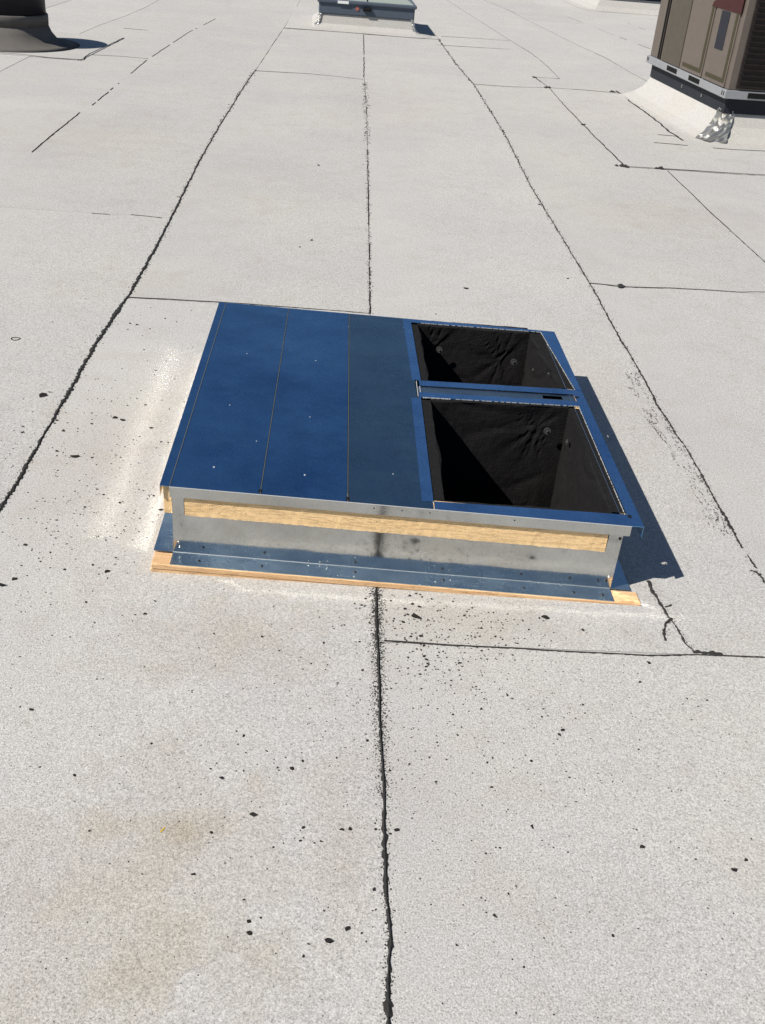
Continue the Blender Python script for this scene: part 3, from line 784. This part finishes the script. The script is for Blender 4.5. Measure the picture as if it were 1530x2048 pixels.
def pin(parent, pos, nrm, r):
    nrm = Vector(nrm).normalized()
    t = nrm.cross(Vector((0, 0, 1))).normalized(); s = nrm.cross(t)
    mb = MB()
    pts, n = [], 14
    for rad, h in ((r, 0), (r, .0012), (r * .8, .0016), (r * .28, .0008), (r * .28, .004), (r * .1, .005)):
        for i in range(n):
            a = 6.283 * i / n
            pts.append(tuple(Vector(pos) + t * rad * math.cos(a) + s * rad * math.sin(a) + nrm * h))
    fs = [(k * n + i, k * n + (i + 1) % n, (k + 1) * n + (i + 1) % n, (k + 1) * n + i) for k in range(5) for i in range(n)]
    fs.append(tuple(5 * n + i for i in range(n)))
    mb.add(pts, fs)
    o = mb.build('pin_washer', M['pin'])
    o.parent = parent
    o.matrix_parent_inverse = Matrix.Identity(4)
    return o
l2, I2 = liner(O2, .72, {2: [(.215, .129)], 1: [(.80, .12)]}, 2, (.027, .012, .010, .030))
l1, I1 = liner(O1, .72, {2: [(.83, .13), (.22, .104)], 1: [(.35, .10)]}, 7, (.022, .010, .010, .038))
pin(l1, (.366, 3.140, .124), (0, -1, 0), .0115)
pin(l1, (.620, 3.136, .099), (0, -1, 0), .0115)
pin(l2, (.636, 2.572, .127), (0, -1, 0), .0110)
pin(l1, (.678, 2.851, .185), (-1, 0, 0), .0050)
pin(l1, (.672, 3.05, .110), (-1, 0, 0), .0070)
pin(l2, (.683, 2.511, .126), (-1, 0, 0), .0080)

# screws and rivets
def dome(name, mat, u, v, w, r, up=True, h=.45):
    mb = MB()
    n, pts = 10, []
    for rad, z in ((r, 0), (r * .85, r * h * .7), (r * .4, r * h)):
        for i in range(n):
            a = 6.283 * i / n
            if up: pts.append(BX(u + rad * math.cos(a), v + rad * math.sin(a), w + z))
            else: pts.append(BX(u + rad * math.cos(a), v - z, w + rad * math.sin(a)))
    fs = [(k * n + i, k * n + (i + 1) % n, (k + 1) * n + (i + 1) % n, (k + 1) * n + i) for k in range(2) for i in range(n)]
    fs.append(tuple(2 * n + i for i in range(n)))
    if not up: pass
    mb.add(pts, fs)
    return mb.build(name, mat, ad, smooth=True)
for u, v in ((.067, -.030), (.215, -.029), (.438, -.022), (.650, -.024), (.844, -.029), (.965, -.030), (1.035, -.03)):
    dome('flange_screw', M['screw_dark'], u, v, .0204, .0042)
for u, v in ((.327, -.010), (.354, -.010), (.371, -.014), (.436, -.040), (.632, -.034), (.668, -.022)):
    dome('metal_shaving', M['screw'], u, v, .0204, .0022)
for u, w in ((.016, .050), (.0185, .037), (1.052, .055)):
    dome('wall_screw', M['screw'], u, 0, w, .0036, False, .8)
for u, w in ((1.046, .043), (1.0565, .165), (1.040, .178)):
    dome('wall_screw', M['screw_dark'], u, 0, w, .0042, False)
for u in (.472, .537, .602, .80):
    dome('lip_rivet', M['screw_dark'], u, -.0092, .196, .0020, False)
for u, v in ((.09, .101), (.307, .101), (.521, .144), (.179, .252), (.106, .801), (.092, .444), (.308, .415), (.312, .796)):
    dome('panel_rivet', M['rivet'], u, v, .2052, .0018 if v > .13 else .0028, True, .6)

# ------------------------------------------------------------------ plant in the background
M['rail'] = plain('grey steel rail', (0.30, 0.31, 0.33), 0.45, metal=0.3, var=0.12)
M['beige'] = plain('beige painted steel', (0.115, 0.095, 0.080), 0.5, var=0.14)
M['brown'] = plain('dark brown filter screen', (0.085, 0.075, 0.062), 0.7, var=0.15, bmp=0.4, bscale=300, spec=0.15)
M['coil'] = plain('dark condenser coil', (0.030, 0.024, 0.024), 0.55, var=0.3, bmp=0.5, bscale=200, spec=0.15)
M['navy'] = plain('dark curb band', (0.020, 0.023, 0.030), 0.6, var=0.25, spec=0.15)
M['groove'] = plain('olive rubber gasket', (0.055, 0.050, 0.030), 0.7, spec=0.15)
M['rect_dark'] = plain('dark rectangle', (0.022, 0.023, 0.032), 0.5, spec=0.15)
M['maroon'] = plain('maroon patch', (0.05, 0.016, 0.016), 0.5, spec=0.15)
M['foil'] = plain('crumpled foil tape', (0.42, 0.42, 0.40), 0.42, metal=0.8, var=0.2, vscale=30)
M['bluegrey'] = plain('blue grey steel frame', (0.075, 0.095, 0.125), 0.45, var=0.15, spec=0.15)
M['glass'] = plain('pale green glazing', (0.26, 0.30, 0.27), 0.35, var=0.08)
M['white'] = plain('white label', (0.72, 0.74, 0.74), 0.5, var=0.03)
M['red'] = plain('red sticker', (0.30, 0.10, 0.085), 0.5, var=0.05)
M['ventblack'] = plain('black painted vent', (0.016, 0.015, 0.020), 0.5, var=0.3, spec=0.15)
M['vent_base'] = plain('grimy membrane', (0.12, 0.113, 0.105), 0.9, spec=0.15, var=0.25, vscale=6, bmp=0.4)
M['ventgrey'] = plain('dusty vent collar', (0.10, 0.095, 0.09), 0.7, var=0.2, spec=0.15)

def ring_loft(mb, rect, prof, rnd=0):
    """rect (a0,a1,b0,b1); prof = [(offset, z)] grown outwards ring by ring with cut corners"""
    a0, a1, b0, b1 = rect
    rings = []
    for off, z in prof:
        k = off * .45
        rings.append([(a0 - off + k, b0 - off, z), (a1 + off - k, b0 - off, z), (a1 + off, b0 - off + k, z), (a1 + off, b1 + off - k, z),
                      (a1 + off - k, b1 + off, z), (a0 - off + k, b1 + off, z), (a0 - off, b1 + off - k, z), (a0 - off, b0 - off + k, z)])
    n = 8
    pts = [p for r in rings for p in r]
    fs = [(k * n + i, (k + 1) * n + i, (k + 1) * n + (i + 1) % n, k * n + (i + 1) % n) for k in range(len(rings) - 1) for i in range(n)]
    mb.add(pts, fs)

def frame_map(ox, oy, ang):
    ca, sa = math.cos(ang), math.sin(ang)
    return lambda x, y, z: (ox + x * ca - y * sa, oy + x * sa + y * ca, z)

def foil_patch(name, fm, cx, cy, z0, z1, out0, out1, dirs, parent, seed):
    """crumpled foil over a flashing corner: a small folded grid from the curb top down to the roof"""
    mb = MB(fm)
    rr = random.Random(seed)
    dm = (Vector((*dirs[0], 0)).normalized() + Vector((*dirs[1], 0)).normalized()).normalized()
    tm = Vector((-dm.y, dm.x, 0))
    k0 = (out1 - out0) / .25
    nu, nv = 9, 11
    pts = []
    for i in range(nu + 1):
        for j in range(nv + 1):
            s = j / nv
            lat = (.5 - i / nu) * (.13 + .10 * s ** 2) * k0
            off = out0 + (out1 - out0) * s ** 1.5 - abs(lat) * .55
            k = .016 * k0 * rr.uniform(-1, 1)
            z = z0 + (z1 - z0) * (1 - s) ** 1.15
            pts.append((cx + dm.x * (off + k) + tm.x * lat, cy + dm.y * (off + k) + tm.y * lat, max(z0, z + .010 * k0 * rr.uniform(-.4, 1)) + .004))
    fs = [(i * (nv + 1) + j, i * (nv + 1) + j + 1, (i + 1) * (nv + 1) + j + 1, (i + 1) * (nv + 1) + j) for i in range(nu) for j in range(nv)]
    mb.add(pts, fs)
    return mb.build(name, M['foil'], parent)

# --- the big packaged unit at upper right
fm = frame_map(2.854, 7.977, R(3.9))          # x along the front face, y along the lit side, origin at the near corner
ac = tag(empty('rooftop_air_conditioner', (3.45, 8.95, 0)), 'tall beige packaged air conditioner on a flashed curb at the upper right edge', 'air conditioner')
W_, L_ = 1.25, 1.857
mb = MB(fm)
ring_loft(mb, (.06, W_ - .06, .07, L_ - .06), [(.0, .205), (.004, .19), (.06, .10), (.13, .045), (.21, .012), (.255, .0045)])
mb.build('curb_flashing', M['granule_plain'], ac)
mb = MB(fm); mb.box(.045, W_ - .045, .055, L_ - .05, .19, .2995); mb.build('curb_band', M['navy'], ac)
for y in (.52, .97):
    mb = MB(fm); mb.box(.036, .0448, y, y + .012, .225, .248); mb.build('band_screw', M['screw'], ac)
mb = MB(fm); mb.box(0, W_, 0, L_, .30, .36); mb.build('base_rail', M['rail'], ac, bevel=.004)
for y0, y1 in ((1.061, 1.303), (.535, .773)):
    mb = MB(fm); mb.box(-.003, .01, y0, y1, .315, .350); mb.build('fork_slot', M['hole'], ac)
for x0, x1 in ((.18, .48), (.75, 1.05)):
    mb = MB(fm); mb.box(x0, x1, -.003, .01, .312, .350); mb.build('fork_slot', M['hole'], ac)
for x, y in ((-.002, .02), (-.002, .055), (-.002, 1.80), (-.002, 1.83)):
    mb = MB(fm); mb.box(x, .008, y, y + .012, .318, .348); mb.build('rail_hole', M['hole'], ac)
H_ = 1.75
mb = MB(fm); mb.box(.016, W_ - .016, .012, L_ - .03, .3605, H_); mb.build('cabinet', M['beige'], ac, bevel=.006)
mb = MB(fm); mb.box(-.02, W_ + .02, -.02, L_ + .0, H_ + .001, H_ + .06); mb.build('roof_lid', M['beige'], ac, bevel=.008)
mb = MB(fm); mb.box(.006, .0155, 1.06, 1.50, .366, H_ - .02); mb.build('filter_screen', M['brown'], ac)
for y in (1.545, 1.595):
    mb = MB(fm); mb.box(.008, .0155, y, y + .022, .366, H_ - .02); mb.build('door_groove', M['hole'], ac)
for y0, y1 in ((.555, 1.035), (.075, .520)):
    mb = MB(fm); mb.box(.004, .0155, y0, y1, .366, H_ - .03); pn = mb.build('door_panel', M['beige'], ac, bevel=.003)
    mb = MB(fm)
    mb.box(.0005, .0038, y0 + .012, y0 + .050, .395, .905)
    mb.box(.0005, .0038, y0 + .0505, y1 - .06, .395, .422)
    g = mb.build('door_gasket', M['groove'], ac); g.parent = pn; g.matrix_parent_inverse = Matrix.Identity(4)
mb = MB(fm); mb.box(.0002, .0035, .24, .40, .60, .86); mb.build('dark_rectangle', M['rect_dark'], ac)  # plain dark rectangle standing proud of the near door panel
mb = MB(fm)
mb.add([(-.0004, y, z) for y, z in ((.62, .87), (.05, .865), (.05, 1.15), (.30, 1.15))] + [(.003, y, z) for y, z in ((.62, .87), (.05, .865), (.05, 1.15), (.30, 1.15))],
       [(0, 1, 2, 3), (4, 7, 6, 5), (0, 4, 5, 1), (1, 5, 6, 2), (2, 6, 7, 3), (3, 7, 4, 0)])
mb.build('maroon_patch', M['maroon'], ac)  # flat dark maroon shape, pointed at its far end
mb = MB(fm); mb.box(.075, W_ - .06, .004, .0115, .375, H_ - .06); coil = mb.build('coil_face', M['coil'], ac)
for k in range(34):
    mb = MB(fm); z = .40 + k * .038
    mb.add([(.08, .0035, z), (W_ - .065, .0035, z), (W_ - .065, -.009, z - .014), (.08, -.009, z - .014)], [(0, 1, 2, 3), (3, 2, 1, 0)])
    o = mb.build('coil_louvre', M['coil']); o.parent = ac; o.matrix_parent_inverse = coil.matrix_parent_inverse.copy()
foil_patch('foil_patch', fm, .075, .085, .008, .205, .015, .28, [(-.95, -.45), (-.25, -1)], ac, 4)

# --- low skylight at top centre
def skylight():
    sk = empty('skylight', (.25, 13.7, 0))
    fm = frame_map(-.33, 13.25, R(1.2))
    Wd = 1.14
    mb = MB(fm); ring_loft(mb, (.02, Wd - .02, .02, 1.16), [(.0, .165), (.006, .15), (.035, .065), (.10, .025), (.25, .0058)])
    mb.build('curb_flashing', M['granule_plain'], sk)
    mb = MB(fm); mb.box(.0, Wd, 0, 1.18, .166, .30); mb.build('frame', M['bluegrey'], sk, bevel=.012)
    mb = MB(fm); mb.box(-.02, Wd + .02, -.02, 1.20, .285, .325); mb.build('frame_lip', M['bluegrey'], sk, bevel=.01)
    mb = MB(fm)
    b0, t0 = .015, .36
    mb.add([(b0, b0, .326), (Wd - b0, b0, .326), (Wd - b0, 1.165, .326), (b0, 1.165, .326),
            (t0, t0, .52), (Wd - t0, t0, .52), (Wd - t0, .82, .52), (t0, .82, .52)],
           [(0, 1, 5, 4), (1, 2, 6, 5), (2, 3, 7, 6), (3, 0, 4, 7), (4, 5, 6, 7)])
    mb.build('pane', M['glass'], sk)
    mb = MB(fm)
    mb.add([(Wd * .5 - .008, b0 - .002, .329), (Wd * .5 + .008, b0 - .002, .329), (Wd * .5 + .008, t0, .527), (Wd * .5 - .008, t0, .527)], [(0, 1, 2, 3)])
    mb.build('glazing_bar', M['hole'], sk)
    mb = MB(fm); mb.box(Wd * .5 - .05, Wd * .5 + .05, -.035, -.0005, .225, .262); mb.build('latch', M['hole'], sk, bevel=.006)
    mb = MB(fm); mb.box(.22, .35, -.0235, -.0205, .288, .318); mb.build('white_label', M['white'], sk)
    mb = MB(fm); mb.lathe([(.024, 0), (.024, .002)], 14, (.46, -.003, 0))
    # stand the disc on the frame's front face
    mb.v = [fm(.455 + (x - fm(.46, -.003, 0)[0]), -.003 - z, .245 + (y - fm(.46, -.003, 0)[1])) for x, y, z in mb.v]
    mb.build('red_sticker', M['red'], sk)
    foil_patch('foil_patch', fm, .03, .03, .006, .17, .03, .13, [(-.95, -.1), (-.1, -.95)], sk, 8)
    foil_patch('foil_patch', fm, Wd - .03, .03, .006, .17, .03, .13, [(.1, -.95), (.95, -.1)], sk, 9)
    return sk
tag(skylight(), 'low skylight with blue grey frame and pale green glazing far behind the adapter', 'skylight')

# --- blue grey unit far at the upper right
un = tag(empty('ventilation_unit', (5.6, 20.2, 0)), 'far blue grey ventilation unit on a pale flashed curb behind the beige air conditioner', 'ventilation unit')
fm = frame_map(4.30, 19.25, R(2))
mb = MB(fm); ring_loft(mb, (.05, 2.6, .05, 2.0), [(.0, .20), (.01, .18), (.10, .07), (.20, .02), (.32, .0046)]); mb.build('curb_flashing', M['granule_plain'], un)
mb = MB(fm); mb.box(.06, 2.59, .06, 1.99, .19, .30); mb.build('curb_band', M['navy'], un)  # shadowed gap under the rail, given as a dark coloured box
mb = MB(fm); mb.box(-.03, 2.68, -.03, 2.08, .301, .40); mb.build('base_rail', M['bluegrey'], un, bevel=.01)
mb = MB(fm); mb.box(.0, 2.65, .0, 2.05, .4005, 1.15); mb.build('casing', M['rail'], un, bevel=.015)
mb = MB(fm); mb.box(-.04, 2.69, -.04, 2.09, 1.151, 1.20); mb.build('roof_lid', M['rail'], un, bevel=.01)

# --- black pipe vent at upper left
ve = tag(empty('roof_vent', (-3.06, 10.2, 0)), 'squat black roof vent with conical cap on a pale flared base at upper left', 'roof vent')
c = (-3.06, 10.2, 0)
mb = MB(); mb.lathe([(.62, .0046), (.50, .018), (.42, .05), (.37, .11), (.345, .17), (.335, .175)], 40, c); mb.build('flared_base', M['vent_base'], ve, smooth=True)
mb = MB(); mb.lathe([(.350, .172), (.352, .25), (.345, .262)], 40, c); mb.build('collar', M['ventgrey'], ve, smooth=True)
mb = MB(); mb.lathe([(.335, .262), (.335, .52), (.33, .54)], 40, c); mb.build('drum', M['ventblack'], ve, smooth=True)
mb = MB(); mb.lathe([(.35, .541), (.35, .555), (.20, .65), (.05, .76), (.012, .78)], 40, c); mb.build('cap', M['ventblack'], ve, smooth=True)

# ------------------------------------------------------------------ loose things on the roof
chips = []
for s in range(9):
    r2 = random.Random(40 + s)
    bm = bmesh.new()
    for _ in range(11):
        a = r2.uniform(0, 6.283)
        rr = r2.uniform(.28, .5)
        bm.verts.new((rr * math.cos(a), rr * math.sin(a) * r2.uniform(.55, 1), r2.choice((0, 0, .18, .26)) * r2.uniform(.7, 1.1)))
    bmesh.ops.convex_hull(bm, input=bm.verts[:])
    for v in [v for v in bm.verts if not v.link_faces]: bm.verts.remove(v)
    me = bpy.data.meshes.new('bitumen_crumb')
    bm.to_mesh(me); bm.free()
    me.materials.append(M['crumb'])
    chips.append(me)
SPECIAL = {(-.79, 3.0): None}
r3 = random.Random(77)
def crumb(x, y, s, label, name='bitumen_crumb', cat='crumb', group='black bitumen crumbs scattered on the roof'):
    o = bpy.data.objects.new(name, r3.choice(chips))
    k = r3.uniform(.7, 1.0)
    o.scale = (s, s * k, s * r3.uniform(.55, .95))
    o.rotation_euler = (0, 0, r3.uniform(-.5, .5) if s > .012 else r3.uniform(0, 6.28))
    o.location = (x, y, ground_z(x, y) + .0002)
    link(o)
    tag(o, label, cat, group)
    return o
REGIONS = [   # (test, where it lies, group)
    (lambda x, y: y > 3.25, 'on the pale roof behind the adapter'),
    (lambda x, y: x < -.80, 'beyond the left hand roof seam'),
    (lambda x, y: x < -.30 and y > 1.95, 'between the left seam and the adapter'),
    (lambda x, y: x > .14 and y > 1.735, 'between the base board and the thin cross seam'),
    (lambda x, y: x > .14 and y > 1.35, 'just below the thin cross seam, right of middle'),
    (lambda x, y: x > .14, 'in the right foreground beside the middle seam'),
    (lambda x, y: y > 1.40, 'left of the middle seam, below the adapter'),
    (lambda x, y: True, 'in the left foreground beside the middle seam'),
]
count = {}
for x, y, s in sorted(CRUMBS, key=lambda c: -c[2]):
    if -.40 < x < .79 and 1.925 < y < 3.25: continue
    k = next(i for i, (t, _) in enumerate(REGIONS) if t(x, y))
    where = REGIONS[k][1]
    big = SPECIAL_LABELS.get((x, y))
    if not big:
        n = count[k] = count.get(k, 0) + 1
        big = ('biggest black crumb ' if n == 1 else 'second biggest black crumb ' if n == 2 else
               'chunky black bitumen crumb ' if n <= 8 else 'tiny black bitumen crumb ') + where
    crumb(x, y, s / 1000 * 1.28, big, group='black crumbs ' + where)

# a dark rubber ring and a sliver of yellow plastic
def ring(x, y, r, t):
    mb = MB()
    n, k = 24, 8
    pts = []
    for i in range(n):
        a = 6.283 * i / n
        for j in range(k):
            b_ = 6.283 * j / k
            rr = r + t * math.cos(b_) + .001 * math.sin(3 * a)
            pts.append((x + 1.15 * rr * math.cos(a), y + rr * math.sin(a), t + t * math.sin(b_)))
    mb.add(pts, [(i * k + j, ((i + 1) % n) * k + j, ((i + 1) % n) * k + (j + 1) % k, i * k + (j + 1) % k) for i in range(n) for j in range(k)])
    return mb.build('rubber_ring', M['crumb'], smooth=True)
tag(ring(-1.086, 3.31, .0125, .0018), 'small dark rubber ring lying on the pale roof at the far left', 'ring')
M['yellow'] = plain('yellow plastic', (0.62, 0.42, 0.03), 0.5, var=0.05)
mb = MB(frame_map(-.246, 1.199, R(62))); mb.hexa([(-.006, -.0012), (.006, -.001), (.0065, .0008), (-.005, .0013)], .0003, .0022)
tag(mb.build('plastic_sliver', M['yellow']), 'tiny yellow sliver of plastic beside a tea coloured stain on the roof', 'sliver')
